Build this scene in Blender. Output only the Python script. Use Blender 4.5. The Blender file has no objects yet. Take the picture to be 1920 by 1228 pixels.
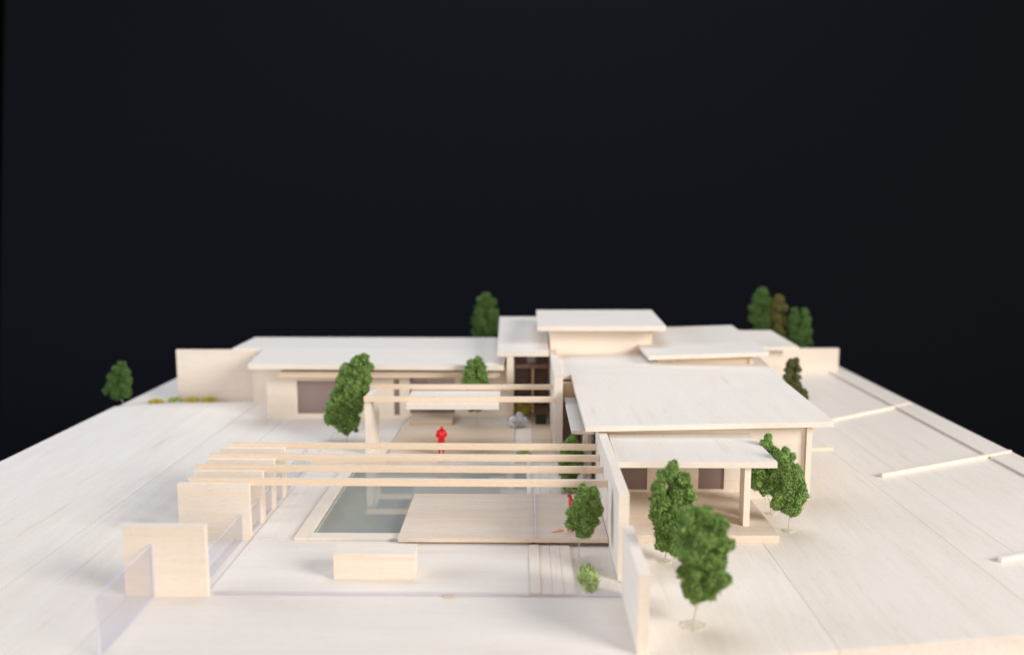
import bpy, bmesh, math, random
import numpy as np
from mathutils import Vector, Matrix, noise

random.seed(7)
SC = bpy.context.scene
COL = SC.collection
R = math.radians

# ------------------------------------------------------------------ camera
# 1 unit = 1 metre at the scale of the architectural model; the camera is a
# compact camera close to the model, so lens and sensor are scaled likewise.
cam = bpy.data.cameras.new('camera')
cam_o = bpy.data.objects.new('camera', cam)
COL.objects.link(cam_o)
cam_o.location = (0, 0, 14.5)
cam_o.rotation_euler = (R(90 - 7.71), 0, R(0.7))
cam.sensor_width = 360
cam.lens = 1625 / 1920 * 360
cam.clip_start = 0.5
cam.clip_end = 600
cam.dof.use_dof = True
cam.dof.focus_distance = 42.0
cam.dof.aperture_fstop = 0.304 / 0.46
cam.dof.aperture_blades = 0
SC.camera = cam_o

# ------------------------------------------------------------------ light
world = bpy.data.worlds.new('World')
SC.world = world
world.use_nodes = True
bg = world.node_tree.nodes['Background']
bg.inputs[0].default_value = (0.85, 0.9, 1.0, 1)
bg.inputs[1].default_value = 0.0008

def lamp(name, loc, target, sx, sy, watts, color):
    l = bpy.data.lights.new(name, 'AREA')
    l.shape = 'RECTANGLE'
    l.size = sx
    l.size_y = sy
    l.energy = watts
    l.color = color
    o = bpy.data.objects.new(name, l)
    COL.objects.link(o)
    o.location = loc
    d = Vector(target) - Vector(loc)
    o.rotation_euler = d.to_track_quat('-Z', 'Y').to_euler()
    return o

KEY = lamp('key_softbox', (112, -36, 62), (0, 50, 0), 60, 52, 222000, (0.99, 0.985, 0.965))
TOP = lamp('overhead_softbox', (0, 78, 95), (0, 60, 0), 80, 80, 56000, (0.81, 0.87, 1.0))
FRONT = lamp('room_softbox', (6, -62, 26), (0, 50, 0), 60, 36, 36000, (1.0, 0.84, 0.72))
LEFT = lamp('window_softbox', (-118, 36, 34), (0, 46, 0), 70, 56, 116000, (0.74, 0.84, 1.0))

SC.view_settings.view_transform = 'Standard'
SC.view_settings.look = 'None'
SC.view_settings.exposure = 0.11
SC.view_settings.gamma = 1.0
SC.render.engine = 'CYCLES'
SC.cycles.max_bounces = 10
SC.cycles.transparent_max_bounces = 16
SC.cycles.use_denoising = True

# ------------------------------------------------------------------ materials
def new_mat(name):
    m = bpy.data.materials.new(name)
    m.use_nodes = True
    nt = m.node_tree
    for n in list(nt.nodes):
        nt.nodes.remove(n)
    out = nt.nodes.new('ShaderNodeOutputMaterial')
    return m, nt, out

def N(nt, t, **kw):
    n = nt.nodes.new(t)
    for k, v in kw.items():
        setattr(n, k, v)
    return n

def balsa(name, axis, light=(0.82, 0.725, 0.615), tan=(0.75, 0.61, 0.47), dark=(0.50, 0.33, 0.20), amount=0.5, rough=0.62):
    """pale balsa wood with its grain along one axis"""
    m, nt, out = new_mat(name)
    L = nt.links.new
    tc = N(nt, 'ShaderNodeTexCoord')
    oi = N(nt, 'ShaderNodeObjectInfo')
    off = N(nt, 'ShaderNodeVectorMath', operation='SCALE')
    off.inputs[0].default_value = (37.0, 53.0, 71.0)
    L(oi.outputs['Random'], off.inputs['Scale'])
    add = N(nt, 'ShaderNodeVectorMath', operation='ADD')
    L(tc.outputs['Object'], add.inputs[0])
    L(off.outputs[0], add.inputs[1])
    def tex(along, across, detail, rough_):
        mp = N(nt, 'ShaderNodeMapping')
        s = [across] * 3
        s['XYZ'.index(axis)] = along
        mp.inputs['Scale'].default_value = s
        L(add.outputs[0], mp.inputs['Vector'])
        t = N(nt, 'ShaderNodeTexNoise')
        t.inputs['Scale'].default_value = 1
        t.inputs['Detail'].default_value = detail
        t.inputs['Roughness'].default_value = rough_
        L(mp.outputs[0], t.inputs['Vector'])
        return t.outputs[0]
    def ramp(src, a, b):
        r = N(nt, 'ShaderNodeMapRange')
        r.inputs['From Min'].default_value = a
        r.inputs['From Max'].default_value = b
        L(src, r.inputs['Value'])
        return r.outputs[0]
    def mix(f, a, b):
        x = N(nt, 'ShaderNodeMix', data_type='RGBA')
        if isinstance(f, float):
            x.inputs[0].default_value = f
        else:
            L(f, x.inputs[0])
        for i, v in ((6, a), (7, b)):
            if isinstance(v, tuple):
                x.inputs[i].default_value = (*v, 1)
            else:
                L(v, x.inputs[i])
        return x.outputs[2]
    def mul(a, k):
        x = N(nt, 'ShaderNodeMath', operation='MULTIPLY')
        L(a, x.inputs[0])
        x.inputs[1].default_value = k
        return x.outputs[0]
    broad = tex(0.10, 1.1, 3, 0.55)
    streak = tex(0.28, 5.5, 4, 0.65)
    fibre = tex(1.6, 26.0, 3, 0.7)
    flame = tex(0.16, 2.6, 2, 0.5)
    grain = tex(6.0, 9.0, 3, 0.6)
    fleck = tex(2.6, 13.0, 2, 0.6)
    c = mix(mul(ramp(broad, 0.38, 0.68), amount * 0.6), light, tan)
    c = mix(mul(ramp(streak, 0.42, 0.72), amount * 0.8), c, tan)
    c = mix(mul(ramp(flame, 0.66, 0.80), amount * 0.55), c, dark)
    c = mix(mul(ramp(fibre, 0.56, 0.80), amount * 0.45), c, dark)
    c = mix(mul(ramp(grain, 0.50, 0.72), 0.22), c, (0.87, 0.82, 0.78))
    c = mix(mul(ramp(fleck, 0.60, 0.74), amount * 0.42), c, dark)
    hs = N(nt, 'ShaderNodeHueSaturation')
    vr = N(nt, 'ShaderNodeMapRange')
    vr.inputs['To Min'].default_value = 0.955
    vr.inputs['To Max'].default_value = 1.03
    L(oi.outputs['Random'], vr.inputs['Value'])
    L(vr.outputs[0], hs.inputs['Value'])
    L(c, hs.inputs['Color'])
    p = N(nt, 'ShaderNodeBsdfPrincipled')
    L(hs.outputs[0], p.inputs['Base Color'])
    p.inputs['Roughness'].default_value = rough
    p.inputs['Specular IOR Level'].default_value = 0.35
    p.inputs['Sheen Weight'].default_value = 0.12
    p.inputs['Sheen Roughness'].default_value = 0.5
    bp = N(nt, 'ShaderNodeBump')
    bp.inputs['Strength'].default_value = 0.22
    bp.inputs['Distance'].default_value = 0.02
    L(mul(fibre, 1.0), bp.inputs['Height'])
    L(bp.outputs[0], p.inputs['Normal'])
    L(p.outputs[0], out.inputs[0])
    return m

def plain(name, color, rough=0.6, spec=0.3, var=0.0, scale=3.0):
    m, nt, out = new_mat(name)
    p = N(nt, 'ShaderNodeBsdfPrincipled')
    p.inputs['Base Color'].default_value = (*color, 1)
    p.inputs['Roughness'].default_value = rough
    p.inputs['Specular IOR Level'].default_value = spec
    if var:
        tc = N(nt, 'ShaderNodeTexCoord')
        t = N(nt, 'ShaderNodeTexNoise')
        t.inputs['Scale'].default_value = scale
        t.inputs['Detail'].default_value = 5
        nt.links.new(tc.outputs['Object'], t.inputs['Vector'])
        r = N(nt, 'ShaderNodeValToRGB')
        r.color_ramp.elements[0].position = 0.3
        r.color_ramp.elements[1].position = 0.7
        r.color_ramp.elements[0].color = (*[c * (1 - var) for c in color], 1)
        r.color_ramp.elements[1].color = (*[min(1, c * (1 + var)) for c in color], 1)
        nt.links.new(t.outputs[0], r.inputs[0])
        nt.links.new(r.outputs[0], p.inputs['Base Color'])
    nt.links.new(p.outputs[0], out.inputs[0])
    return m

def acetate(name, tint, gloss_rough=0.02, ior=1.5, boost=1.0, haze=0.0, haze_col=(0.6, 0.62, 0.66)):
    """thin clear plastic sheet: see-through with a Fresnel reflection"""
    m, nt, out = new_mat(name)
    L = nt.links.new
    # Schlick reflectance, the same from both sides of the sheet
    ge = N(nt, 'ShaderNodeNewGeometry')
    dt = N(nt, 'ShaderNodeVectorMath', operation='DOT_PRODUCT')
    L(ge.outputs['Incoming'], dt.inputs[0])
    L(ge.outputs['Normal'], dt.inputs[1])
    ab = N(nt, 'ShaderNodeMath', operation='ABSOLUTE')
    L(dt.outputs['Value'], ab.inputs[0])
    iv = N(nt, 'ShaderNodeMath', operation='SUBTRACT', use_clamp=True)
    iv.inputs[0].default_value = 1.0
    L(ab.outputs[0], iv.inputs[1])
    pw = N(nt, 'ShaderNodeMath', operation='POWER')
    L(iv.outputs[0], pw.inputs[0])
    pw.inputs[1].default_value = 5.0
    f0 = ((ior - 1) / (ior + 1)) ** 2
    mu = N(nt, 'ShaderNodeMath', operation='MULTIPLY_ADD', use_clamp=True)
    L(pw.outputs[0], mu.inputs[0])
    mu.inputs[1].default_value = boost * (1 - f0)
    mu.inputs[2].default_value = boost * f0
    tr = N(nt, 'ShaderNodeBsdfTransparent')
    tr.inputs[0].default_value = (*tint, 1)
    gl = N(nt, 'ShaderNodeBsdfGlossy')
    gl.inputs['Roughness'].default_value = gloss_rough
    df = N(nt, 'ShaderNodeBsdfDiffuse')
    df.inputs[0].default_value = (*haze_col, 1)
    m1 = N(nt, 'ShaderNodeMixShader')
    m1.inputs[0].default_value = haze
    L(tr.outputs[0], m1.inputs[1])
    L(df.outputs[0], m1.inputs[2])
    m2 = N(nt, 'ShaderNodeMixShader')
    L(mu.outputs[0], m2.inputs[0])
    L(m1.outputs[0], m2.inputs[1])
    L(gl.outputs[0], m2.inputs[2])
    L(m2.outputs[0], out.inputs[0])
    return m

def foliage(name, dark, mid, light):
    m, nt, out = new_mat(name)
    L = nt.links.new
    ge = N(nt, 'ShaderNodeNewGeometry')
    tc = N(nt, 'ShaderNodeTexCoord')
    t = N(nt, 'ShaderNodeTexNoise')
    t.inputs['Scale'].default_value = 2.2
    t.inputs['Detail'].default_value = 3
    L(tc.outputs['Object'], t.inputs['Vector'])
    mx = N(nt, 'ShaderNodeMix', data_type='FLOAT')
    mx.inputs[0].default_value = 0.55
    L(t.outputs[0], mx.inputs[2])
    L(ge.outputs['Random Per Island'], mx.inputs[3])
    r = N(nt, 'ShaderNodeValToRGB')
    e = r.color_ramp.elements
    e[0].position, e[0].color = 0.2, (*dark, 1)
    e[1].position, e[1].color = 0.8, (*light, 1)
    k = e.new(0.5)
    k.color = (*mid, 1)
    L(mx.outputs[0], r.inputs[0])
    p = N(nt, 'ShaderNodeBsdfPrincipled')
    L(r.outputs[0], p.inputs['Base Color'])
    p.inputs['Roughness'].default_value = 0.8
    p.inputs['Specular IOR Level'].default_value = 0.2
    L(p.outputs[0], out.inputs[0])
    return m

WX = balsa('balsa_grain_across', 'X')
WY = balsa('balsa_grain_deep', 'Y')
WZ = balsa('balsa_grain_up', 'Z')
ROOF = balsa('balsa_roof', 'Y', (0.81, 0.735, 0.645), (0.75, 0.63, 0.51), amount=0.5)
ROOFX = balsa('balsa_roof_across', 'X', (0.81, 0.735, 0.645), (0.75, 0.63, 0.51), amount=0.5)
GROUND = balsa('balsa_ground', 'Y', (0.80, 0.73, 0.645), (0.73, 0.61, 0.50), amount=0.62)
GROUNDX = balsa('balsa_ground_across', 'X', (0.80, 0.73, 0.655), (0.74, 0.63, 0.52), amount=0.5)
DECKX = balsa('balsa_deck', 'X', (0.76, 0.64, 0.52), (0.66, 0.51, 0.37), amount=0.75)
DECKT = balsa('balsa_deck_tan', 'X', (0.72, 0.56, 0.40), (0.62, 0.45, 0.29), amount=0.7)
DECKY = balsa('balsa_planks', 'Y', (0.79, 0.69, 0.59), (0.72, 0.58, 0.45), amount=0.6)
BEAM = balsa('balsa_beam', 'X', (0.80, 0.65, 0.49), (0.72, 0.54, 0.37), amount=0.5)
BROWN = balsa('dark_brown_wood', 'Z', (0.22, 0.13, 0.10), (0.17, 0.095, 0.07), (0.09, 0.05, 0.035), amount=0.6, rough=0.5)  # plain dark brown wood colour for the entrance recess and side windows
BASIN = balsa('balsa_basin', 'X', (0.60, 0.57, 0.50), (0.50, 0.46, 0.39), amount=0.5)
GLASS = acetate('clear_acetate', (0.96, 0.96, 0.985), haze=0.02, haze_col=(0.7, 0.7, 0.85))
EDGE = plain('acetate_cut_edge', (0.70, 0.69, 0.80), 0.3, 0.5)
PANE = acetate('dark_window_acetate', (0.80, 0.70, 0.67), boost=1.3, haze=0.42, haze_col=(0.48, 0.37, 0.34))
WATER = acetate('water_acetate', (0.84, 0.86, 0.84), 0.012, 1.5, boost=1.3, haze=0.40, haze_col=(0.72, 0.74, 0.70))
BLACK = plain('black_backdrop_paper', (0.0080, 0.0085, 0.0112), 0.95, 0.0)
RED = plain('glossy_red_paint', (0.72, 0.012, 0.012), 0.35, 0.5, 0.15, 5)
WIRE = plain('thin_wire', (0.54, 0.48, 0.42), 0.55, 0.4)
GLUE = plain('dried_glue', (0.70, 0.61, 0.49), 0.45, 0.4, 0.2, 6)
ORANGE = plain('orange_tab', (0.75, 0.32, 0.15), 0.5)
PALE = plain('pale_painted_light', (0.78, 0.74, 0.78), 0.6)  # pale colour standing in for light at the back of the entrance hall
DKGREEN = plain('dark_box', (0.02, 0.03, 0.025), 0.6)
COTTON = plain('grey_fluff', (0.74, 0.74, 0.78), 0.95, 0.0, 0.25, 4)
LEAF = foliage('green_foam_foliage', (0.046, 0.088, 0.018), (0.165, 0.285, 0.064), (0.40, 0.58, 0.19))
LEAF_OLIVE = foliage('olive_foam_foliage', (0.05, 0.060, 0.022), (0.115, 0.13, 0.045), (0.20, 0.21, 0.085))
LEAF_BROWN = foliage('brown_foam_foliage', (0.055, 0.050, 0.015), (0.14, 0.13, 0.034), (0.26, 0.23, 0.07))
LEAF_DARK = foliage('dark_green_foam_foliage', (0.026, 0.054, 0.012), (0.078, 0.150, 0.034), (0.17, 0.29, 0.08))
TUFT = foliage('green_tuft', (0.32, 0.42, 0.14), (0.50, 0.60, 0.25), (0.66, 0.74, 0.40))
TUFT_Y = foliage('yellow_tuft', (0.48, 0.42, 0.05), (0.72, 0.62, 0.10), (0.82, 0.74, 0.22))

# ------------------------------------------------------------------ builders
def base_of(parent):
    v = Vector((0, 0, 0))
    while parent is not None:
        v += Vector(parent.location)
        parent = parent.parent
    return v

def tag(o, label, cat=None, group=None, kind=None):
    if label: o['label'] = label
    if cat: o['category'] = cat
    if group: o['group'] = group
    if kind: o['kind'] = kind
    return o

def thing(name, loc, label, cat, group=None):
    o = bpy.data.objects.new(name, None)
    o.empty_display_size = 0.3
    COL.objects.link(o)
    o.location = loc
    return tag(o, label, cat, group)

def link(name, me, mats, parent=None, loc=None):
    o = bpy.data.objects.new(name, me)
    for m in (mats if isinstance(mats, (list, tuple)) else [mats]):
        me.materials.append(m)
    COL.objects.link(o)
    if parent is not None:
        o.parent = parent
    if loc is not None:
        o.location = loc
    return o

def mesh_obj(name, bm, mats, parent=None, base=None, bevel=0.0):
    """bm holds world coordinates; the object's origin goes to base (or, as a child, to the parent's origin)"""
    if bevel:
        es = [e for e in bm.edges if len(e.link_faces) == 2 and e.calc_face_angle(0) > 0.6]
        bmesh.ops.bevel(bm, geom=es, offset=bevel, segments=1, affect='EDGES', clamp_overlap=True)
    o0 = base_of(parent) if parent is not None else Vector(base or (0, 0, 0))
    bmesh.ops.translate(bm, vec=-o0, verts=bm.verts)
    bmesh.ops.recalc_face_normals(bm, faces=bm.faces)
    me = bpy.data.meshes.new(name)
    bm.to_mesh(me)
    bm.free()
    return link(name, me, mats, parent, None if parent is not None else o0)

def hexa(bm, p):
    """8 corners: bottom ring 0-3, top ring 4-7"""
    v = [bm.verts.new(q) for q in p]
    fs = [(3, 2, 1, 0), (4, 5, 6, 7), (0, 1, 5, 4), (1, 2, 6, 5), (2, 3, 7, 6), (3, 0, 4, 7)]
    return [bm.faces.new([v[i] for i in f]) for f in fs]

def boxv(bm, x0, x1, y0, y1, z0, z1):
    return hexa(bm, [(x0, y0, z0), (x1, y0, z0), (x1, y1, z0), (x0, y1, z0),
                     (x0, y0, z1), (x1, y0, z1), (x1, y1, z1), (x0, y1, z1)])

def box(name, x0, x1, y0, y1, z0, z1, mat, parent=None, bevel=0.018):
    bm = bmesh.new()
    boxv(bm, x0, x1, y0, y1, z0, z1)
    return mesh_obj(name, bm, mat, parent, ((x0 + x1) / 2, (y0 + y1) / 2, z0), bevel)

def slab(name, pts, th, mat, parent=None, bevel=0.018):
    """flat board from its top outline [(x,y,z)...], th thick"""
    bm = bmesh.new()
    top = [bm.verts.new(p) for p in pts]
    bot = [bm.verts.new((p[0], p[1], p[2] - th)) for p in pts]
    n = len(pts)
    bm.faces.new(top)
    bm.faces.new(bot[::-1])
    for i in range(n):
        j = (i + 1) % n
        bm.faces.new((top[i], bot[i], bot[j], top[j]))
    b = (sum(p[0] for p in pts) / n, sum(p[1] for p in pts) / n, min(p[2] for p in pts) - th)
    return mesh_obj(name, bm, mat, parent, b, bevel)

def holed_wall(name, x0, x1, y0, y1, z0, z1, holes, mat, parent, bevel=0.0):
    """wall facing the camera with rectangular openings (hx0,hx1,hz0,hz1)"""
    xs = sorted({x0, x1, *[h[0] for h in holes], *[h[1] for h in holes]})
    zs = sorted({z0, z1, *[h[2] for h in holes], *[h[3] for h in holes]})
    solid = lambda i, k: (0 <= i < len(xs) - 1 and 0 <= k < len(zs) - 1 and not any(
        h[0] - 1e-6 <= xs[i] and xs[i + 1] <= h[1] + 1e-6 and h[2] - 1e-6 <= zs[k] and zs[k + 1] <= h[3] + 1e-6 for h in holes))
    bm = bmesh.new()
    vs = {}
    def v(i, y, k):
        key = (i, y, k)
        if key not in vs:
            vs[key] = bm.verts.new((xs[i], y, zs[k]))
        return vs[key]
    for i in range(len(xs) - 1):
        for k in range(len(zs) - 1):
            if not solid(i, k):
                continue
            bm.faces.new((v(i, y0, k), v(i + 1, y0, k), v(i + 1, y0, k + 1), v(i, y0, k + 1)))
            bm.faces.new((v(i, y1, k + 1), v(i + 1, y1, k + 1), v(i + 1, y1, k), v(i, y1, k)))
            if not solid(i - 1, k): bm.faces.new((v(i, y0, k), v(i, y0, k + 1), v(i, y1, k + 1), v(i, y1, k)))
            if not solid(i + 1, k): bm.faces.new((v(i + 1, y0, k + 1), v(i + 1, y0, k), v(i + 1, y1, k), v(i + 1, y1, k + 1)))
            if not solid(i, k - 1): bm.faces.new((v(i, y0, k), v(i, y1, k), v(i + 1, y1, k), v(i + 1, y0, k)))
            if not solid(i, k + 1): bm.faces.new((v(i, y1, k + 1), v(i, y0, k + 1), v(i + 1, y0, k + 1), v(i + 1, y1, k + 1)))
    return mesh_obj(name, bm, mat, parent, None, bevel)

def window(x0, x1, z0, z1, y, parent):
    """thin acetate pane set just behind the front face, a part of its house"""
    w = box('window', x0 + .002, x1 - .002, y, y + .03, z0 + .002, z1 - .002, PANE, parent, 0)
    return w

def pane(name, p0, p1, z0, z1, label, cat, group=None, th=0.035):
    """clear upright sheet between two plan points; its cut edges are tinted"""
    bm = bmesh.new()
    a, b = Vector((*p0, 0)), Vector((*p1, 0))
    n = Vector((-(b - a).y, (b - a).x, 0)).normalized() * th / 2
    fs = hexa(bm, [(*(a - n).xy, z0), (*(b - n).xy, z0), (*(b + n).xy, z0), (*(a + n).xy, z0),
                   (*(a - n).xy, z1), (*(b - n).xy, z1), (*(b + n).xy, z1), (*(a + n).xy, z1)])
    for i in (0, 1, 3, 5):
        fs[i].material_index = 1
    mid = (a + b) / 2
    o = mesh_obj(name, bm, [GLASS, EDGE], None, (mid.x, mid.y, z0))
    return tag(o, label, cat, group)

def stick(name, p0, p1, w, h, z0, mat, label, cat, group):
    bm = bmesh.new()
    a, b = Vector((*p0, 0)), Vector((*p1, 0))
    n = Vector((-(b - a).y, (b - a).x, 0)).normalized() * w / 2
    hexa(bm, [(*(a - n).xy, z0), (*(b - n).xy, z0), (*(b + n).xy, z0), (*(a + n).xy, z0),
              (*(a - n).xy, z0 + h), (*(b - n).xy, z0 + h), (*(b + n).xy, z0 + h), (*(a + n).xy, z0 + h)])
    mid = (a + b) / 2
    o = mesh_obj(name, bm, mat, None, (mid.x, mid.y, z0), 0.02)
    return tag(o, label, cat, group)

def tube(bm, pts, radii, n=6):
    rings = []
    for i, p in enumerate(pts):
        p = Vector(p)
        d = (Vector(pts[min(i + 1, len(pts) - 1)]) - Vector(pts[max(i - 1, 0)])).normalized()
        u = d.orthogonal().normalized()
        w = d.cross(u)
        rings.append([bm.verts.new(p + (u * math.cos(2 * math.pi * k / n) + w * math.sin(2 * math.pi * k / n)) * radii[i]) for k in range(n)])
    for a, b in zip(rings, rings[1:]):
        for k in range(n):
            bm.faces.new((a[k], a[(k + 1) % n], b[(k + 1) % n], b[k]))
    bm.faces.new(rings[0][::-1])
    bm.faces.new(rings[-1])
# ------------------------------------------------------------------ setting: backdrop and site
bm = bmesh.new()
hexa(bm, [(-72.4, 130, -60), (120, 130, -60), (120, 130.4, -60), (-72.4, 130.4, -60),
          (-72.4, 130, 90), (120, 130, 90), (120, 130.4, 90), (-72.4, 130.4, 90)])
for v in bm.verts:
    if v.co.x < 0:
        v.co.x = -79.32 + (v.co.z - 1.2) * (4.18 / 43.5)
bd = mesh_obj('backdrop', bm, BLACK, None, (0, 130, -60))
bd['kind'] = 'structure'

site = thing('site_base', (0, 50, -1.3), None, None)
site['kind'] = 'structure'
F = lambda x: 25.47 + 0.173 * x if x > 4 else 24.0          # front edge of the model base
def board(x0, x1, y0, y1, z, mat=GROUND, th=1.3):
    f0 = F(x0) if y0 is None else y0
    f1 = F(x1) if y0 is None else y0
    return slab('board', [(x0, f0, z), (x1, f1, z), (x1, y1, z), (x0, y1, z)], th + z, mat, site, 0.012)
slab('base_sheet', [(-30.4, 24, -1.31), (3.9, 24, -1.31), (29.4, F(29.4), -1.31), (29.4, 82.5, -1.31), (-30.4, 82.5, -1.31)], 1.2, GROUNDX, site)
# filler under the joints, left open over the pool
slab('filler_sheet', [(-11.9, 31, -.04), (4.3, 31, -.04), (4.3, 36.05, -.04), (-11.9, 36.05, -.04)], 1.26, GROUNDX, site, 0)
slab('filler_sheet', [(.55, 36.06, -.04), (4.3, 36.06, -.04), (4.3, 48.4, -.04), (.55, 48.4, -.04)], 1.26, GROUNDX, site, 0)
slab('filler_sheet', [(-12.5, 48.41, -.04), (4.3, 48.41, -.04), (4.3, 56, -.04), (-12.5, 56, -.04)], 1.26, GROUNDX, site, 0)
g = 0.012
slab('board', [(-30.4, 24, 0), (-20.1 - g, 24, 0), (-20.1 - g, 64.7, 0), (-26, 64.45, 0), (-30.4, 62.9, 0)], 1.3, GROUND, site, 0.012)
slab('board', [(-20.085, 24, 0), (-14.935, 24, 0), (-14.935, 31.25, 0), (-12.0, 31.25, 0), (-12.0, 48.38, 0), (-12.33, 48.38, 0), (-12.33, 52.2, 0), (-20.085, 52.2, 0)], 1.3, GROUND, site, 0.012)
board(-20.06, -16.72, 52.2 + g, 64.9, 0)
board(-16.68, -12.34, 52.2 + g, 64.9, 0)
board(-12.3, -8.2, 48.42, 64.9, 0, GROUND)
slab('board', [(-30.4, 62.95, -.12), (-26, 64.5, -.12), (-20.1, 64.75, -.12), (-20.1, 82.5, -.12), (-30.4, 82.5, -.12)], 1.18, GROUND, site, 0.012)
board(-20.08, 1.9, 64.95, 82.5, 0)
board(-14.92, 3.79, None, 31.22, 0, GROUNDX)
board(-8.18, 1.9, 48.42, 64.92, 0, GROUND)
board(1.92, 4.18, 42.2, 82.5, 0)
slab('board', [(3.82, F(4.1), 0), (10.57, F(10.57), 0), (10.57, 42.0, 0), (4.2, 42.0, 0), (4.2, 31.3, 0), (3.82, 31.3, 0)], 1.3, GROUND, site, 0.012)
board(4.2, 10.57, 42.02, 82.5, 0)
board(10.588, 18.78, None, 82.5, 0)
board(18.796, 21.03, None, 76.8, 0)
board(21.045, 27.55, None, 82.5, 0)
board(18.8, 21.03, 76.83, 82.5, 0)
board(27.57, 29.4, None, 82.5, 0.13)

# terraces and paths of the courtyard
def struct(o):
    o['kind'] = 'structure'
    return o
struct(box('terrace_deck', -11.95, .28, 31.225, 36.46, -.035, .075, GROUNDX))
struct(box('deck_strip', -11.95, -10.08, 36.48, 47.75, -1.3, .075, GROUND))
struct(box('path_edge', .29, .72, 31.225, 36.06, -.035, .12, WY))
path = thing('garden_path', (1.4, 34, -1.3), None, None)
path['kind'] = 'structure'
for i, (a, b) in enumerate(((.73, 1.17), (1.18, 1.6), (1.61, 2.04))):
    box('plank', a, b, 31.225, 36.08, -.035, .085, DECKY, path, .01)
struct(box('planting_bed', 2.05, 3.76, 31.225, 36.1, -.035, .02, GROUND))
struct(box('planting_bed', 2.05, 3.76, 42.12, 48.4, -.035, .04, GROUND))
path2 = thing('garden_path', (1.2, 45, -1.3), None, None)
path2['kind'] = 'structure'
for a, b in ((.42, .92), (.93, 1.46), (1.47, 2.03)):
    box('plank', a, b, 42.12, 48.4, -.035, .13, DECKY, path2, .01)
inner = thing('inner_terrace', (-4, 54, 0), None, None)
inner['kind'] = 'structure'
box('board', -7.9, -4.9, 48.45, 50.4, .004, .14, DECKX, inner, .01)
box('board', -4.88, -.5, 49.4, 50.4, .004, .13, DECKX, inner, .01)
box('board', -7.95, -.5, 50.42, 56.9, .004, .14, DECKT, inner, .01)
box('board', -.46, .62, 48.6, 59, .004, .10, DECKY, inner, .01)
box('board', .64, 1.88, 48.6, 63, .004, .10, DECKT, inner, .01)
box('step', -7.7, -4.75, 57.2, 59.45, .004, .30, DECKT, inner, .012)
box('paving', -4.6, -.6, 57.0, 59.4, .004, .09, GROUND, inner, .01)
box('paving', -12.2, -8.2, 53.3, 56.4, .004, .06, GROUND, inner, .01)

# ------------------------------------------------------------------ pool
pool = thing('swimming_pool', (-4.6, 42.7, -1.3), 'shallow model pool under a clear water sheet beside the timber platform', 'pool')
box('basin_floor', -10.04, .5, 36.5, 48.4, -1.3, -1.16, BASIN, pool, 0)
box('basin_wall', -9.9, -9.5, 37.15, 48.2, -1.15, .03, BASIN, pool, 0)
box('basin_wall', .25, .42, 37.15, 48.2, -1.15, .03, BASIN, pool, 0)
box('basin_wall', -9.9, .42, 48.2, 48.4, -1.15, -.02, BASIN, pool, 0)
box('basin_wall', -9.9, .42, 36.9, 37.15, -1.15, .03, BASIN, pool, 0)
box('coping', -10.06, -9.46, 36.5, 47.7, .035, .2, WY, pool)
box('coping', -9.45, -5.0, 36.5, 37.12, .035, .2, ROOFX, pool)
box('coping', .24, .44, 42.2, 48.3, .035, .2, WY, pool)
bm = bmesh.new()
bm.faces.new([bm.verts.new(p) for p in ((-9.5, 37.15, -.012), (.25, 37.15, -.012), (.25, 48.2, -.012), (-9.5, 48.2, -.012))])
mesh_obj('water_sheet', bm, WATER, pool)
o = box('edge_bar', -12.1, -7.92, 47.8, 48.38, .002, .3, BEAM)
tag(o, 'low pale bar lying across the far end of the deck left of the pool', 'bar')
o = box('timber_platform', -5.42, 3.74, 36.12, 42.08, .18, .36, DECKX)
tag(o, 'wide low timber platform covering the near right part of the pool', 'platform')

# ------------------------------------------------------------------ walls and beams
G_F = 'four fin walls along the left of the pool deck'
for i, (y, t) in enumerate(((36.7, 'nearest fin wall, the one behind the short front screen wall'),
                            (38.75, 'second fin wall from the front, mostly behind the nearest fin'),
                            (40.6, 'third fin wall from the front in the row of four'),
                            (42.5, 'farthest fin wall of the row, beside the clear railing'))):
    o = box('fin_wall', (-15.2, -15.26, -15.34, -15.33)[i], -12.05, y, y + .3, 0, (2.56, 2.5, 2.53, 2.55)[i], WX)
    tag(o, 'balsa ' + t, 'wall', G_F)
G_B = 'long beams over the pool'
for y, x, z, t in ((37.02, -14.9, 2.41, 'nearest long balsa beam from the front fin to the long wall'),
                   (39.07, -15.3, 2.40, 'second long balsa beam from the front over the pool'),
                   (40.92, -15.33, 2.41, 'third long balsa beam from the front over the pool'),
                   (42.82, -15.07, 2.44, 'farthest of the four long balsa beams over the pool')):
    bm = bmesh.new()
    hexa(bm, [(x + .35, y, z), (3.76, y, z - .03), (3.76, y + .22, z - .03), (x + .35, y + .22, z),
              (x, y, z + .3), (3.76, y, z + .27), (3.76, y + .22, z + .27), (x, y + .22, z + .3)])
    tag(mesh_obj('pergola_beam', bm, BEAM, None, (-5.6, y, z), .012), t, 'beam', G_B)
o = box('screen_wall', -15.03, -11.92, 31.05, 31.35, 0, 2.78, WX)
tag(o, 'short blurred balsa screen wall at the near left corner of the deck', 'wall')
o = box('bench_block', -7.42, -4.24, 32.45, 33.5, .08, 1.14, WX)
tag(o, 'plain balsa block like a bench on the front terrace', 'bench')
o = box('long_wall', 3.77, 4.18, 32.6, 43.55, .0, 3.57, WY)
tag(o, 'tall thick balsa wall running from the terrace in under the big roof', 'wall')
o = box('low_wall', 3.79, 4.17, 26.9, 31.33, 0.002, 2.77, WY)
tag(o, 'lower blurred wall end at the front, in line with the tall wall', 'wall')
o = box('gate_wall', -9.37, -9.0, 50.3, 53.1, .004, 3.52, WZ)
tag(o, 'narrow upright wall right of the big leaning tree carrying two beams', 'wall')
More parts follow.
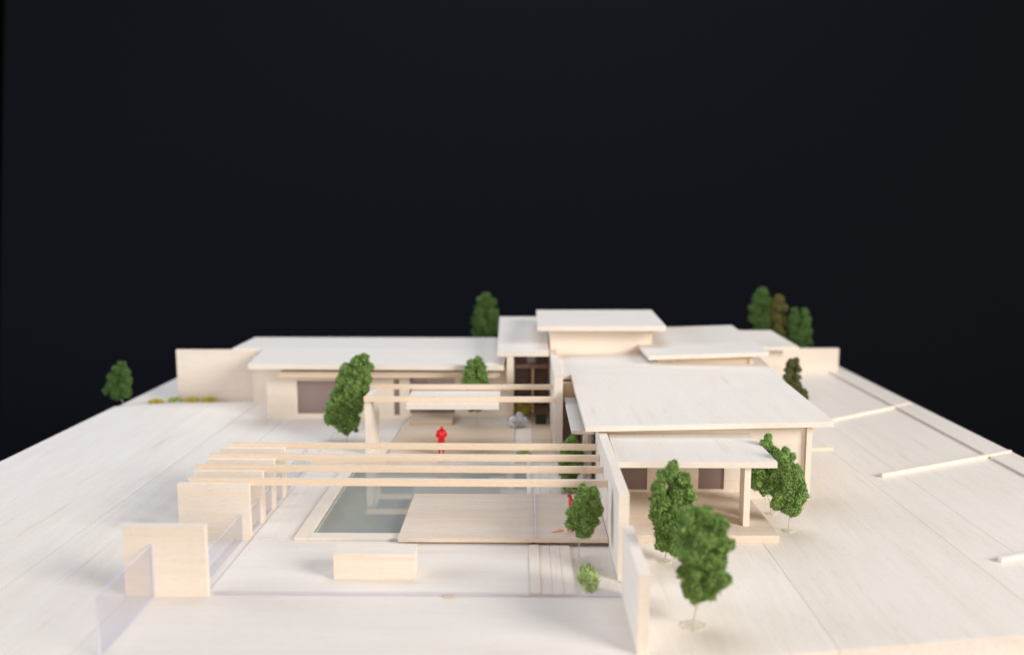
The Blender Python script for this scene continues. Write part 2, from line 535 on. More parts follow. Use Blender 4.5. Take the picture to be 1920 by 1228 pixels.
o = box('rear_beam', -9.37, 1.88, 50.04, 50.29, 3.28, 3.58, BEAM)
tag(o, 'nearer of the two thin beams in front of the small hanging canopy', 'beam', 'two thin beams across the courtyard')
o = box('rear_beam', -9.37, 1.88, 53.11, 53.36, 3.40, 3.69, BEAM)
tag(o, 'farther of the two thin beams, crossing behind the small hanging canopy', 'beam', 'two thin beams across the courtyard')
o = slab('hanging_canopy', [(-6.78, 49.5, 3.26), (-1.38, 49.5, 3.26), (-1.38, 53.9, 3.32), (-6.94, 53.9, 3.32)], .3, ROOF)
tag(o, 'small flat white canopy board hung under the two courtyard beams', 'canopy')
o = box('court_wall', 1.9, 2.38, 50.05, 60.5, 0.004, 4.72, WZ)
tag(o, 'tall balsa wall end right of the courtyard, left of the big roof', 'wall')

tag(box('shim', -2.95, -2.55, 30.98, 31.17, .002, .04, DECKT), 'thin tan shim lying along the front edge of the terrace', 'shim')

# clear acetate panes
G_P = 'clear railings along the deck edge'
pane('clear_railing', (-12.36, 31.42), (-12.36, 36.62), .05, 1.25, 'clear railing pane between the front screen wall and the nearest fin', 'railing', G_P)
pane('clear_railing', (-12.2, 37.05), (-12.2, 38.7), .05, 1.25, 'clear railing pane between the nearest and second fin walls', 'railing', G_P)
pane('clear_railing', (-12.2, 39.1), (-12.2, 40.55), .05, 1.25, 'clear railing pane between the second and third fin walls', 'railing', G_P)
pane('clear_railing', (-12.2, 40.95), (-12.2, 42.45), .05, 1.25, 'clear railing pane between the third and farthest fin walls', 'railing', G_P)
pane('clear_railing', (-12.2, 42.85), (-12.2, 45.3), .05, 1.25, 'clear railing pane just beyond the farthest fin wall', 'railing', G_P)
pane('clear_railing', (-12.2, 45.36), (-12.2, 47.7), .05, 1.25, 'clear railing pane ending at the low bar beyond the fins', 'railing', G_P)
pane('clear_screen', (-13.85, 26.6), (-13.95, 31.03), .004, 2.05, 'large clear sheet standing in front of the blurred screen wall', 'railing', None, .07)
pane('clear_divider', (.56, 36.14), (.56, 42.1), .362, 1.3, 'clear sheet seen edge on, dividing the timber platform', 'railing')
pane('clear_kerb', (-11.8, 31.20), (3.7, 31.20), .005, .16, 'low clear strip along the front edge of the terrace', 'kerb')

# sticks laid on the ground at the right
G_S = 'thin sticks laid across the right ground'
stick('ground_stick', (17.3, 51.57), (18.98, 51.72), .18, .16, .002, BEAM, 'short stub of stick beside the corner of the big roofed house', 'stick', G_S)
stick('ground_stick', (19.0, 57.2), (29.2, 64.2), .17, .2, .002, WX, 'far thin stick running from the big roof to the right edge', 'stick', G_S)
stick('ground_stick', (19.65, 46.2), (29.35, 51.0), .19, .22, .002, WX, 'long thin stick in the middle of the right ground', 'stick', G_S)
stick('ground_stick', (19.85, 34.65), (29.3, 38.3), .2, .2, .002, WX, 'nearest stick, cut off by the right edge of the picture', 'stick', G_S)

# ------------------------------------------------------------------ left wing
lw = thing('long_house', (-9.5, 62, 0), 'long low flat roofed balsa house at the left behind the courtyard', 'house')
wins = [(-15.83, -12.2, .3, 2.66), (-9.02, -8.62, .22, 2.78), (-7.9, -4.74, .32, 2.95)]
holed_wall('wall', -17.95, -1.08, 59.5, 59.8, .004, 3.71, wins, WX, lw)
for x0, x1, z0, z1 in wins:
    window(x0, x1, z0, z1, 59.6, lw)
box('wall', -20.2, -17.97, 63.6, 63.9, .004, 3.71, WX, lw)
box('wall', -17.95, -17.65, 59.82, 64.9, .004, 3.71, WY, lw)
box('wall', -17.6, -1.1, 62.6, 62.8, .004, 3.7, WX, lw)
box('wall', -22.1, -1.1, 70.6, 70.9, .004, 3.6, WX, lw)
box('wall', -22.1, -21.8, 65.4, 70.58, .004, 3.6, WY, lw)
slab('roof', [(-18.66, 57.85, 4.12), (-1.26, 57.85, 4.06), (-1.2, 65.2, 4.07), (-19.7, 65.2, 4.07)], .34, ROOFX, lw)
slab('roof', [(-22.2, 65.22, 4.02), (-1.0, 65.22, 4.02), (-1.1, 71.3, 4.0), (-22.3, 71.3, 4.0)], .3, ROOFX, lw)
box('fascia_board', -16.75, -1.45, 58.55, 59.48, 3.08, 3.47, BEAM, lw)
o = box('garden_wall', -26.45, -18.2, 65.0, 65.3, -.12, 3.94, WX)
tag(o, 'plain balsa wall standing free at the far left, yellow tufts at its foot', 'wall')

# ------------------------------------------------------------------ entrance hall
en = thing('entrance_hall', (.2, 62, 0), 'dark entrance hall under a raised flat roof in the centre', 'house')
box('pier', -1.06, -.6, 58.0, 63.4, .004, 4.64, WZ, en)
box('lintel', -.58, 1.88, 60.0, 60.3, 3.48, 3.76, BROWN, en)
box('wall', -.58, 1.88, 63.2, 63.4, .004, 4.6, BROWN, en)
box('painted_light_spot', .35, .95, 63.12, 63.18, 3.3, 3.95, PALE, en)  # bright spot of incoming light, painted as a pale panel
box('door', -.5, .42, 62.9, 63.0, .11, 3.2, BROWN, en)
box('screen', .66, .82, 60.6, 63.1, .11, 3.4, DECKT, en)
slab('roof', [(-1.7, 58.0, 4.96), (1.8, 58.0, 4.97), (1.95, 72.4, 5.62), (-1.93, 72.4, 5.62)], .3, ROOF, en)
box('wall', -1.06, -.76, 63.45, 71.5, .004, 4.6, WY, en)

# ------------------------------------------------------------------ tall block
tb = thing('tall_house', (5.5, 65, 0), 'tallest balsa block with the highest flat roof overhanging its plain front', 'house')
box('wall', 1.95, 8.85, 60.6, 60.9, .004, 6.28, WX, tb)
box('wall', 1.95, 2.25, 60.92, 68, .004, 6.28, WY, tb)
box('wall', 8.55, 8.85, 60.92, 68, .004, 6.28, WY, tb)
box('wall', 2.27, 8.53, 67.7, 68, .004, 6.28, WX, tb)
box('corner_post', 8.86, 9.16, 60.7, 61.0, 4.6, 6.27, BEAM, tb)
slab('roof', [(1.05, 59.2, 6.58), (9.88, 59.2, 6.60), (10.3, 69.0, 6.6), (1.1, 69.0, 6.58)], .34, ROOFX, tb)

# ------------------------------------------------------------------ middle block with the clerestory roof
mb = thing('middle_house', (9, 57, 0), 'middle roofed block between the big front roof and the tall block', 'house')
slab('lower_roof', [(2.39, 52.75, 4.42), (15.9, 52.75, 4.30), (16.3, 60.5, 4.66), (2.39, 60.55, 4.42)], .3, ROOFX, mb)
box('wall', 15.0, 15.3, 52.9, 60.4, .004, 4.0, WY, mb)
box('clerestory_wall', 8.95, 15.1, 56.6, 56.85, 4.3, 4.86, BEAM, mb)
box('post', 9.88, 10.02, 56.5, 56.595, 4.42, 4.86, BEAM, mb)
box('post', 14.95, 15.2, 56.45, 56.595, 4.5, 4.9, BEAM, mb)
zr = lambda x: 5.1 + .033 * (x - 8.2)
slab('upper_roof', [(x, y, zr(x)) for x, y in ((8.25, 55.8), (16.05, 55.85), (16.75, 69), (8.87, 69), (8.87, 60.58), (8.2, 60.58))], .28, ROOFX, mb)

# ------------------------------------------------------------------ rear block
rb = thing('rear_house', (18, 71, 0), 'far right block with a low flat roof behind the others', 'house')
box('wall', 14.2, 20.5, 67.6, 67.9, .004, 3.68, WX, rb)
box('wall', 20.2, 20.5, 67.92, 75, .004, 3.68, WY, rb)
slab('roof', [(14.5, 66.7, 4.0), (21.45, 66.7, 4.0), (21.85, 75.8, 4.02), (14.5, 75.8, 4.02)], .3, ROOF, rb)
o = box('boundary_wall', 20.52, 28.3, 76.82, 77.1, 0.004, 2.26, WX)
tag(o, 'low cream boundary wall at the far right end of the site', 'wall')

# ------------------------------------------------------------------ front pavilion
fp = thing('front_house', (9, 46, 0), 'front house with the big white roof, covered terrace and two windows', 'house')
wins = [(4.7, 6.32, .47, 1.75), (8.9, 10.2, .5, 1.72)]
holed_wall('wall', 4.2, 14.2, 42.5, 42.75, .004, 3.72, wins, WX, fp)
for x0, x1, z0, z1 in wins:
    window(x0, x1, z0, z1, 42.6, fp)
box('wall', 14.22, 14.45, 42.46, 52.7, .004, 3.8, WY, fp)
box('wall', 4.2, 14.2, 46.2, 46.4, .004, 3.7, WX, fp)
box('corner_post', 14.2, 14.47, 42.3, 42.455, .004, 3.85, WZ, fp)
box('wall', 3.6, 3.75, 48.6, 52.6, .004, 3.1, WY, fp)
box('wall', 2.4, 3.74, 52.0, 52.2, .004, 4.1, DECKT, fp)
box('window', 2.45, 3.55, 51.9, 51.98, .2, 2.9, BROWN, fp, 0)
box('window', 3.62, 3.70, 43.7, 48.5, .1, 2.95, BROWN, fp, 0)
slab('roof', [(3.12, 41.7, 3.94), (15.38, 41.9, 4.18), (15.82, 52.7, 4.33), (3.0, 52.7, 4.44)], .27, ROOF, fp)
slab('side_roof', [(2.56, 43.75, 3.2), (3.74, 43.75, 3.2), (3.74, 51.8, 3.2), (2.56, 51.8, 3.2)], .2, ROOF, fp)
box('post', 3.18, 3.42, 44.0, 44.25, .045, 2.98, WZ, fp)
slab('terrace_roof', [(4.25, 37.55, 3.39), (11.36, 37.55, 3.4), (11.38, 42.48, 3.42), (4.3, 42.48, 3.42)], .28, ROOF, fp)
box('column', 9.98, 10.26, 37.75, 38.55, .36, 3.1, WZ, fp)
box('terrace_floor', 4.22, 11.29, 36.6, 42.47, .004, .36, DECKX, fp)

# ------------------------------------------------------------------ trees
TREES = {
    'T1': ((-30.05, 63.6), [(0.07,3.02,0.31),(-0.24,2.65,0.39),(0.23,2.45,0.39),(-0.56,2.04,0.47),(0.24,1.88,0.39),(-0.72,1.39,0.51),(0.08,1.27,0.51),(-1.23,1.02,0.23),(-0.43,0.82,0.43),(0.29,0.82,0.31),(-0.45,0.57,0.23)]),
    'T2': ((-11.07, 53.19), [(1.21,5.37,0.29),(0.77,5.07,0.43),(1.43,4.8,0.33),(0.15,4.59,0.46),(0.95,4.46,0.59),(1.34,3.98,0.33),(-0.1,3.88,0.52),(0.66,3.64,0.65),(1.2,3.44,0.33),(-0.36,3.03,0.56),(0.37,2.75,0.65),(0.98,2.86,0.33),(-0.72,2.17,0.59),(0.02,1.93,0.72),(0.76,2.17,0.33),(-0.93,1.55,0.49),(-0.17,1.21,0.59),(0.51,1.31,0.39),(-0.01,0.76,0.33),(0.59,0.76,0.13)]),
    'T3': ((-3.04, 57.1), [(0.06,4.57,0.28),(-0.37,4.32,0.32),(0.2,4.1,0.42),(-0.45,3.74,0.49),(0.27,3.59,0.46),(-0.52,3.01,0.53),(0.19,2.94,0.56),(-0.17,2.21,0.63),(-0.17,1.58,0.49),(-0.35,1.29,0.25),(0.11,1.25,0.21)]),
    'T4': ((-2.9, 76.5), [(-0.31,6.86,0.42),(-0.64,6.48,0.52),(0.07,6.38,0.47),(-0.74,5.53,0.66),(0.16,5.38,0.61),(-0.88,4.57,0.71),(0.16,4.43,0.71),(-1.03,3.75,0.61),(-0.18,3.61,0.71),(0.54,3.76,0.38),(-0.66,2.65,0.66),(0.06,2.65,0.56)]),
    'T5a': ((22.3, 79.5), [(-0.27,7.03,0.49),(-0.49,6.34,0.68),(0.16,6.05,0.59),(-0.8,5.46,0.64),(0.09,5.21,0.68),(-0.92,4.67,0.54),(-0.07,4.37,0.78),(-0.38,3.58,0.68),(0.36,3.48,0.59),(-0.19,2.48,0.64)]),
    'T5b': ((23.3, 79.0), [(0.07,6.4,0.44),(-0.1,5.76,0.58),(0.49,5.62,0.44),(-0.11,4.78,0.58),(0.44,4.53,0.53),(0.08,3.79,0.63),(0.58,3.45,0.44),(0.47,2.66,0.53),(0.36,1.82,0.44)]),
    'T5c': ((25.0, 78.3), [(-0.35,5.45,0.34),(0.52,5.31,0.43),(-0.32,4.72,0.58),(0.56,4.53,0.63),(-0.38,3.89,0.58),(0.5,3.65,0.72),(0.0,2.91,0.72),(0.74,2.67,0.58),(0.28,2.18,0.58),(0.41,1.44,0.48)]),
    'T6': ((19.2, 60.5), [(0.08,3.95,0.26),(-0.33,3.8,0.3),(-0.38,3.3,0.34),(0.14,3.38,0.34),(-0.4,2.8,0.37),(0.09,2.8,0.37),(-0.19,2.3,0.37),(0.26,2.23,0.34),(0.1,1.73,0.45),(0.66,1.73,0.3),(0.87,1.38,0.22),(0.32,0.95,0.45)]),
    'T7': ((12.01, 40.36), [(-0.31,3.77,0.2),(-0.37,3.38,0.32),(-0.15,3.04,0.35),(-0.52,2.73,0.45),(-0.01,2.6,0.4),(-0.75,2.07,0.42),(-0.23,1.8,0.5),(-0.78,1.54,0.35),(-0.33,1.28,0.35)]),
    'T8': ((12.15, 38.11), [(-0.28,3.73,0.21),(-0.39,3.39,0.38),(-0.01,3.51,0.19),(-0.32,2.89,0.47),(0.17,2.77,0.33),(-0.17,2.27,0.56),(0.36,2.14,0.38),(0.75,1.64,0.14),(-0.46,1.76,0.42),(0.1,1.64,0.52),(0.46,1.52,0.28),(-0.61,1.26,0.28),(0.0,1.14,0.4),(0.24,1.01,0.28),(0.11,0.84,0.14)]),
    'T9': ((5.96, 34.58), [(0.23,4.13,0.23),(0.11,3.83,0.3),(-0.17,3.65,0.28),(-0.32,3.15,0.32),(0.25,3.38,0.26),(0.8,3.11,0.28),(-0.21,2.58,0.47),(0.34,2.36,0.47),(0.78,2.36,0.36),(-0.29,1.89,0.38),(0.29,1.67,0.51),(-0.19,1.32,0.3),(0.22,1.09,0.47),(-0.06,0.79,0.36),(0.32,0.63,0.34),(0.64,3.54,0.32),(0.39,3.0,0.36),(0.95,2.77,0.26),(0.02,2.13,0.38)]),
    'T10': ((6.04, 28.95), [(-0.29,3.95,0.32),(0.22,3.99,0.36),(0.73,3.67,0.36),(-0.37,3.37,0.39),(0.19,3.28,0.5),(0.84,3.03,0.39),(1.14,2.99,0.21),(-0.3,2.69,0.43),(0.3,2.5,0.53),(0.77,2.41,0.39),(-0.15,2.01,0.46),(0.51,1.82,0.53),(1.03,1.73,0.25),(-0.04,1.43,0.39),(0.43,1.33,0.39),(0.06,1.07,0.25)]),
    'T11': ((2.41, 43.6), [(0.17,2.82,0.19),(0.09,2.54,0.32),(-0.07,2.17,0.43),(0.37,2.09,0.38),(-0.18,1.69,0.43),(0.37,1.6,0.4),(-0.12,1.17,0.43),(0.32,1.12,0.32),(0.05,0.83,0.38)]),
    'T12': ((2.38, 34.93), [(0.6,2.89,0.21),(0.31,2.77,0.28),(0.04,2.49,0.3),(0.53,2.45,0.37),(-0.13,2.03,0.32),(0.32,1.94,0.47),(0.74,2.1,0.26),(-0.17,1.52,0.3),(0.32,1.4,0.39),(0.59,1.57,0.26),(0.1,1.1,0.26),(0.33,1.05,0.17),(-0.29,2.03,0.24),(-0.32,1.47,0.24),(0.13,3.02,0.19)]),
}
OCT_V = np.array([(1, 0, 0), (-1, 0, 0), (0, 1, 0), (0, -1, 0), (0, 0, 1), (0, 0, -1)], float)
OCT_F = np.array([(0, 2, 4), (2, 1, 4), (1, 3, 4), (3, 0, 4), (2, 0, 5), (1, 2, 5), (3, 1, 5), (0, 3, 5)])
def crumbs(name, centres, sizes, mat, parent, rng, squash=1.0):
    """foam foliage: thousands of small irregular crumbs as real faces in one crown"""
    n = len(centres)
    v = np.repeat(OCT_V[None], n, 0) * rng.uniform(.4, 1.5, (n, 6, 1)) * rng.uniform(.45, 1.35, (n, 1, 3))
    q = rng.normal(size=(n, 4))
    q /= np.linalg.norm(q, axis=1, keepdims=True)
    w, x, y, z = q.T
    rot = np.stack([1 - 2 * (y * y + z * z), 2 * (x * y - z * w), 2 * (x * z + y * w),
                    2 * (x * y + z * w), 1 - 2 * (x * x + z * z), 2 * (y * z - x * w),
                    2 * (x * z - y * w), 2 * (y * z + x * w), 1 - 2 * (x * x + y * y)], 1).reshape(n, 3, 3)
    v = np.einsum('nij,nkj->nki', rot, v) * sizes[:, None, None] + centres[:, None, :]
    f = (OCT_F[None] + (np.arange(n) * 6)[:, None, None]).reshape(-1, 3)
    me = bpy.data.meshes.new(name)
    me.vertices.add(n * 6)
    me.vertices.foreach_set('co', v.reshape(-1).astype(np.float32))
    me.loops.add(len(f) * 3)
    me.polygons.add(len(f))
    me.loops.foreach_set('vertex_index', f.reshape(-1).astype(np.int32))
    me.polygons.foreach_set('loop_start', (np.arange(len(f)) * 3).astype(np.int32))
    me.polygons.foreach_set('loop_total', np.full(len(f), 3, np.int32))
    me.update()
    me.validate()
    return link(name, me, mat, parent)

def tree(key, label, leaf=LEAF, crumb=0.039, dens=1.0, disk=False, group='foam trees on the model', wire=.022):
    (X, Y), blobs = TREES[key]
    rng = np.random.default_rng(sum(map(ord, key)) * 7 + len(blobs))
    t = thing('tree', (X, Y, 0), label, 'tree', group)
    cs, ss = [], []
    seed = Vector((X * 3.1, Y * 1.7, len(blobs)))
    for bx, bz, r in blobs:
        for layer in range(3):
            # lobes at slightly different depths give an uneven, clumpy crown
            c = np.array((bx, 0, bz)) + np.array((rng.normal(0, .08), rng.uniform(-.45, .45), rng.normal(0, .06))) * r * (0 if layer == 0 else 1.5)
            rr = r * (1.04 if layer == 0 else rng.uniform(.6, .9))
            n = int(17 * dens * (rr / crumb) ** 2)
            d = rng.normal(size=(n, 3))
            d /= np.linalg.norm(d, axis=1, keepdims=True)
            bump = np.array([noise.noise(Vector(c + q * rr) * 3.4 + seed) + .6 * noise.noise(Vector(c + q * rr) * 8.0 + seed) for q in d])
            rad = rr * (.83 + .42 * bump + rng.normal(0, .05, n)) * np.where(rng.random(n) < .3, rng.uniform(.45, .95, n), 1)
            fuzz = rng.random(n) < .10
            rad = rad + fuzz * rng.uniform(.02, .10, n)
            cs.append(c + d * rad[:, None])
            ss.append(crumb * rng.uniform(.5, 1.3, n) * np.where(fuzz, .7, 1))
    cs, ss = np.concatenate(cs), np.concatenate(ss)
    ok = cs[:, 2] > .08
    crumbs('crown', cs[ok], ss[ok], leaf, t, rng)
    zlow = min(b[1] - b[2] for b in blobs)
    low = [b for b in blobs if b[1] < zlow + 1.2]
    xm = sum(b[0] for b in low) / len(low)
    top = max(b[1] for b in blobs)
    xt = max(blobs, key=lambda b: b[1])[0]
    bm = bmesh.new()
    tube(bm, [(0, 0, .004), (xm * .15, 0, max(zlow, .1) * .6), (xm * .8, 0, max(zlow, .1) + .45), (xt * .7, 0, top * .75)], [wire * 1.25, wire, wire * .9, wire * .4])
    for k in range(7):
        zz = zlow + (top - zlow) * (k + 1) / 9
        a = k * 2.4
        x0 = xm * .8 + (xt - xm) * (zz / top) * .7
        tube(bm, [(x0, 0, zz), (x0 + .3 * math.cos(a), .3 * math.sin(a), zz + .28)], [wire * .6, wire * .3], 5)
    me = bpy.data.meshes.new('trunk')
    bm.to_mesh(me)
    bm.free()
    link('trunk', me, WIRE, t)
    if disk:
        bm = bmesh.new()
        n = 18
        ring = [bm.verts.new((disk * (1 + .10 * math.sin(3 * k + X)) * math.cos(2 * math.pi * k / n), disk * .9 * (1 + .1 * math.sin(2 * k)) * math.sin(2 * math.pi * k / n), .004)) for k in range(n)]
        ring2 = [bm.verts.new((v.co.x * .8, v.co.y * .8, .035)) for v in ring]
        for k in range(n):
            bm.faces.new((ring[k], ring[(k + 1) % n], ring2[(k + 1) % n], ring2[k]))
        bm.faces.new(ring2)
        me = bpy.data.meshes.new('glue_disk')
        bm.to_mesh(me)
        bm.free()
        link('glue_disk', me, GLUE, t)
    return t

tree('T1', 'small green tree alone at the far left edge of the site', LEAF_DARK, dens=.8, crumb=0.044)
tree('T2', 'big leaning green tree left of the narrow gate wall', crumb=0.039)
tree('T3', 'green tree rising behind the small hanging canopy', dens=.8, crumb=0.042)
tree('T4', 'blurred tall green tree behind the long roof, left of the entrance roof', LEAF_DARK, dens=.7, crumb=0.049)
tree('T5a', 'tallest green tree at far right, left of the brownish one', LEAF_DARK, dens=.7, crumb=0.052)
tree('T5b', 'brownish olive tree between two green trees at far right', LEAF_BROWN, dens=.7, crumb=0.052)
tree('T5c', 'bushy green tree right of the brownish one, above the boundary wall', LEAF_DARK, dens=.7, crumb=0.052)
tree('T6', 'dark olive tree partly hidden behind the right edge of the big roof', LEAF_OLIVE, dens=.9, crumb=0.044)
tree('T7', 'green tree half hidden behind the terrace roof corner', crumb=0.031, disk=.28)
tree('T8', 'green tree on thin wire right of the terrace, in front of its neighbour', crumb=0.031, disk=.3)
tree('T9', 'tall sharp green tree before the terrace with a gap near its top', crumb=0.031, disk=.34)
tree('T10', 'nearest blurred green tree on a wire with a round glue base', crumb=0.031, disk=.52, wire=.03)
tree('T11', 'small green tree behind the beams beside the long wall', crumb=0.031)
tree('T12', 'rounded dark green tree hiding a red figure by the long wall', crumb=0.029)

# ------------------------------------------------------------------ tufts and bushes
def tuft(x, y, rx, ry, h, n, label, mat, group=None, z=0.0, name='grass_tuft', cat='grass tuft'):
    rng = random.Random(int(x * 100) + n)
    bm = bmesh.new()
    for k in range(n):
        a, r = rng.uniform(0, 6.283), math.sqrt(rng.random())
        px, py = rx * r * math.cos(a), ry * r * math.sin(a)
        hh = h * rng.uniform(.5, 1.1) * (1 - .4 * r)
        lean = Vector((rng.gauss(0, .35) + px / max(rx, .01) * .3, rng.gauss(0, .35) + py / max(ry, .01) * .2, 1)) * hh
        w = rng.uniform(.018, .035) * (1 + h * .3)
        s = Vector((math.cos(a * 3), math.sin(a * 3), 0)) * w
        p = Vector((px, py, 0))
        m = p + lean * .55 + Vector((0, 0, hh * .08))
        q = [bm.verts.new(c) for c in (p - s, p + s, m + s * .8, m - s * .8)]
        bm.faces.new(q)
        bm.faces.new((q[3], q[2], bm.verts.new(p + lean)))
    me = bpy.data.meshes.new(name)
    bm.to_mesh(me)
    bm.free()
    o = link(name, me, mat, None, (x, y, z))
    return tag(o, label, cat, group)
G_T = 'yellow tufts by the far left wall'
tuft(-27.95, 64.5, .5, .25, .5, 420, 'yellow tuft farthest left, clear of the garden wall', TUFT_Y, G_T, -.12)
tuft(-26.55, 64.6, .42, .25, .62, 420, 'greener tuft at the left end of the garden wall', TUFT, G_T, -.12)
tuft(-25.25, 64.62, .4, .25, .56, 420, 'yellow tuft second from right at the garden wall foot', TUFT_Y, G_T, -.12)
tuft(-23.95, 64.65, .42, .25, .6, 420, 'yellow tuft farthest right at the garden wall foot', TUFT_Y, G_T, -.12)
tuft(2.62, 32.7, .36, 1.3, .40, 420, 'blurred light green grass tuft in the front planting bed', TUFT, None, .02)
tuft(2.5, 43.9, .35, .9, .35, 350, 'low green grass under the small tree behind the beams', TUFT, None, .04)
tuft(.1, 50.2, .45, .7, .22, 260, 'low olive green grass beside the inner terrace path', TUFT, None, .1)
tuft(-.1, 60.2, .45, .5, 1.3, 260, 'olive yellow tall grass in the dark entrance opening', TUFT_Y, None, .1)

b = thing('fluffy_bush', (-.28, 56.6, .1), 'pale grey cottony bush in the courtyard before the entrance', 'bush')
rng = np.random.default_rng(3)
cs, ss = [], []
for c, r, n in (((-.28, 0, .36), .36, 700), ((.12, .02, .42), .32, 500), ((.1, .2, .78), .2, 200), ((.36, .1, .4), .26, 250)):
    d = rng.normal(size=(n, 3))
    d /= np.linalg.norm(d, axis=1, keepdims=True)
    cs.append(np.array(c) + d * r * rng.uniform(.75, 1.05, (n, 1)))
    ss.append(rng.uniform(.025, .07, n))
crumbs('fluff', np.concatenate(cs), np.concatenate(ss), COTTON, b, rng)
bm = bmesh.new()
tube(bm, [(0, 0, .0), (.02, 0, .5)], [.03, .02])
me = bpy.data.meshes.new('stem'); bm.to_mesh(me); bm.free()
link('stem', me, WIRE, b)

pb = thing('planter_box', (1.25, 57.6, .104), 'small dark box on the floor right of the entrance', 'box')
box('body', .9, 1.62, 57.4, 57.9, .11, .62, DKGREEN, pb)
box('rim', .86, 1.66, 57.36, 57.94, .622, .68, DKGREEN, pb)

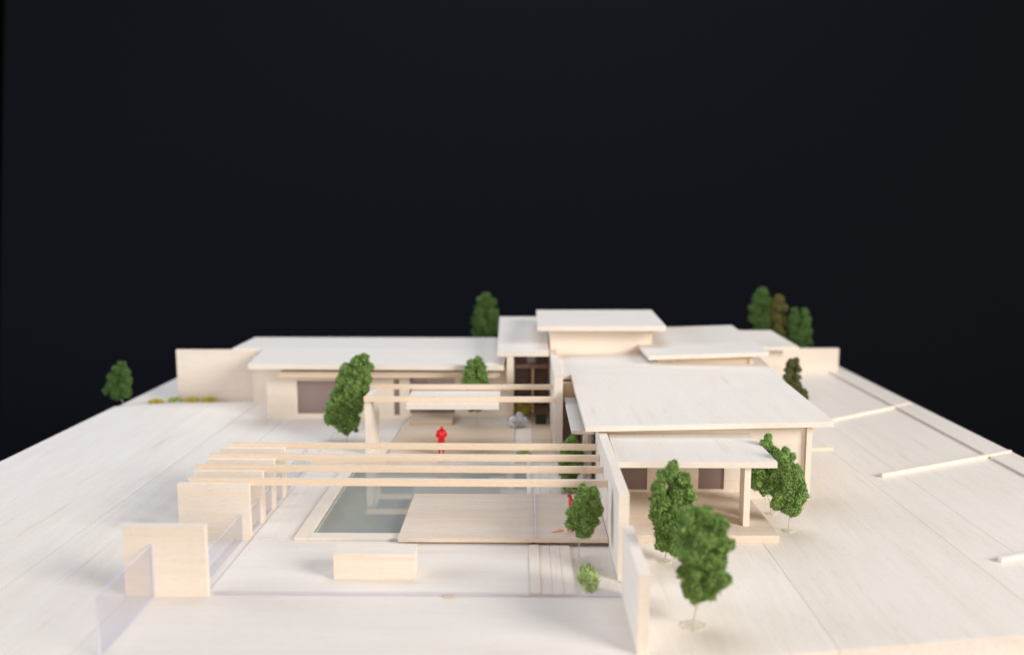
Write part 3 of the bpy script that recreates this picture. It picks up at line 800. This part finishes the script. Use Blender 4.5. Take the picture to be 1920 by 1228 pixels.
# ------------------------------------------------------------------ people: all-red scale figures
def figure(loc, rz, pose, label):
    """one continuous skinned body, fingers and thumb grown from the hands"""
    J = pose['J']
    E = [('pelvis', 'waist'), ('waist', 'chest'), ('chest', 'neck'), ('neck', 'chin'), ('chin', 'crown'),
         ('chest', 'shl'), ('shl', 'ell'), ('ell', 'wrl'), ('chest', 'shr'), ('shr', 'elr'), ('elr', 'wrr'),
         ('pelvis', 'hipl'), ('hipl', 'knl'), ('knl', 'anl'), ('anl', 'tol'), ('pelvis', 'hipr'), ('hipr', 'knr'), ('knr', 'anr'), ('anr', 'tor')]
    rad = dict(pelvis=.15, waist=.135, chest=.165, neck=.06, chin=.085, crown=.095, shl=.075, ell=.05, wrl=.033, shr=.075, elr=.05, wrr=.033,
               hipl=.10, knl=.068, anl=.045, tol=.035, hipr=.10, knr=.068, anr=.045, tor=.035)
    rad.update(pose.get('rad', {}))
    names = list(J)
    me = bpy.data.meshes.new('person')
    me.from_pydata([J[k] for k in names], [(names.index(a), names.index(b)) for a, b in E], [])
    o = bpy.data.objects.new('person', me)
    COL.objects.link(o)
    sk = o.modifiers.new('skin', 'SKIN')
    for i, k in enumerate(names):
        sv = me.skin_vertices[0].data[i]
        sv.radius = (rad[k], rad[k] * (.72 if k in ('pelvis', 'waist', 'chest') else 1))
        sv.use_root = (k == 'pelvis')
    sub = o.modifiers.new('sub', 'SUBSURF')
    sub.levels = sub.render_levels = 2
    dg = bpy.context.evaluated_depsgraph_get()
    bm = bmesh.new()
    bm.from_mesh(bpy.data.meshes.new_from_object(o.evaluated_get(dg)))
    bpy.data.objects.remove(o)
    for s, wr, el in ((-1, 'wrl', 'ell'), (1, 'wrr', 'elr')):
        w, e = Vector(J[wr]), Vector(J[el])
        d = (w - e).normalized()
        u = d.cross(Vector((0, 1, .2))).normalized()
        f = u.cross(d).normalized()
        palm = w + d * .075
        tube(bm, [w - d * .02, w + d * .03, palm], [.028, .034, .036], 8)
        for k, ln in enumerate((.062, .075, .070, .052)):
            b0 = palm + u * (-.03 + .02 * k) - d * .01
            tube(bm, [b0, b0 + d * ln * .55 + f * .012, b0 + d * ln * .9 + f * .036], [.0095, .0085, .006], 5)
        t0 = w + d * .03 - u * .028
        tube(bm, [t0, t0 + d * .03 - u * .028, t0 + d * .062 - u * .03 + f * .015], [.011, .0095, .007], 5)
    c = (Vector(J['chin']) + Vector(J['crown'])) / 2
    tube(bm, [c + Vector((0, -.085, .02)), c + Vector((0, -.125, -.02)), c + Vector((0, -.09, -.03))], [.010, .018, .012], 6)
    for s in (-1, 1):
        tube(bm, [c + Vector((s * .088, .01, .03)), c + Vector((s * .105, .02, 0)), c + Vector((s * .088, .01, -.03))], [.008, .018, .008], 6)
        tube(bm, [c + Vector((s * .035, -.075, .02)), c + Vector((s * .035, -.096, .02))], [.014, .008], 6)
    tube(bm, [c + Vector((-.03, -.088, -.055)), c + Vector((0, -.097, -.058)), c + Vector((.03, -.088, -.055))], [.006, .010, .006], 6)
    me2 = bpy.data.meshes.new('person')
    bm.to_mesh(me2)
    bm.free()
    me2.polygons.foreach_set('use_smooth', [True] * len(me2.polygons))
    p = link('person', me2, RED, None, loc)
    p.rotation_euler = (0, 0, rz)
    return tag(p, label, 'person')
stand = dict(
    J=dict(pelvis=(0, 0, .93), waist=(.01, 0, 1.12), chest=(.02, -.01, 1.36), neck=(.03, -.02, 1.52), chin=(.04, -.04, 1.60), crown=(.045, -.03, 1.72),
           shl=(-.20, 0, 1.40), ell=(-.27, -.02, 1.12), wrl=(-.10, -.20, 1.10), shr=(.22, 0, 1.42), elr=(.30, -.02, 1.15), wrr=(.13, -.21, 1.06),
           hipl=(-.10, 0, .86), knl=(-.11, -.02, .48), anl=(-.12, .02, .08), tol=(-.13, -.14, .035), hipr=(.10, 0, .86), knr=(.11, -.02, .48), anr=(.12, .02, .08), tor=(.13, -.14, .035)),
    rad=dict(chest=.235, waist=.255, pelvis=.235, shl=.11, shr=.11, ell=.11, elr=.11, hipl=.14, hipr=.14, knl=.08, knr=.08))
walk = dict(
    J=dict(pelvis=(0, 0, .92), waist=(-.01, 0, 1.10), chest=(-.02, -.02, 1.34), neck=(-.03, -.03, 1.50), chin=(-.05, -.08, 1.58), crown=(-.07, -.08, 1.71),
           shl=(-.20, -.02, 1.39), ell=(-.23, .08, 1.12), wrl=(-.22, .0, .90), shr=(.17, -.02, 1.39), elr=(.27, -.06, 1.14), wrr=(.33, -.22, 1.02),
           hipl=(-.09, 0, .85), knl=(-.10, -.05, .48), anl=(-.10, -.03, .08), tol=(-.10, -.17, .035), hipr=(.09, 0, .85), knr=(.10, .01, .47), anr=(.10, .06, .08), tor=(.10, -.07, .035)))
figure((-4.8, 49.9, .135), R(8), stand, 'red painted figure standing on the inner terrace above the pool')
figure((2.2, 37.0, .362), R(-70), walk, 'red painted figure half hidden behind the rounded tree by the long wall')
o = slab('figure_tab', [(1.3, 36.82, .385), (1.75, 36.9, .385), (1.86, 37.12, .385), (1.7, 37.2, .385)], .02, ORANGE, None, 0)
tag(o, 'small orange tab lying at the feet of the half hidden red figure', 'tab')
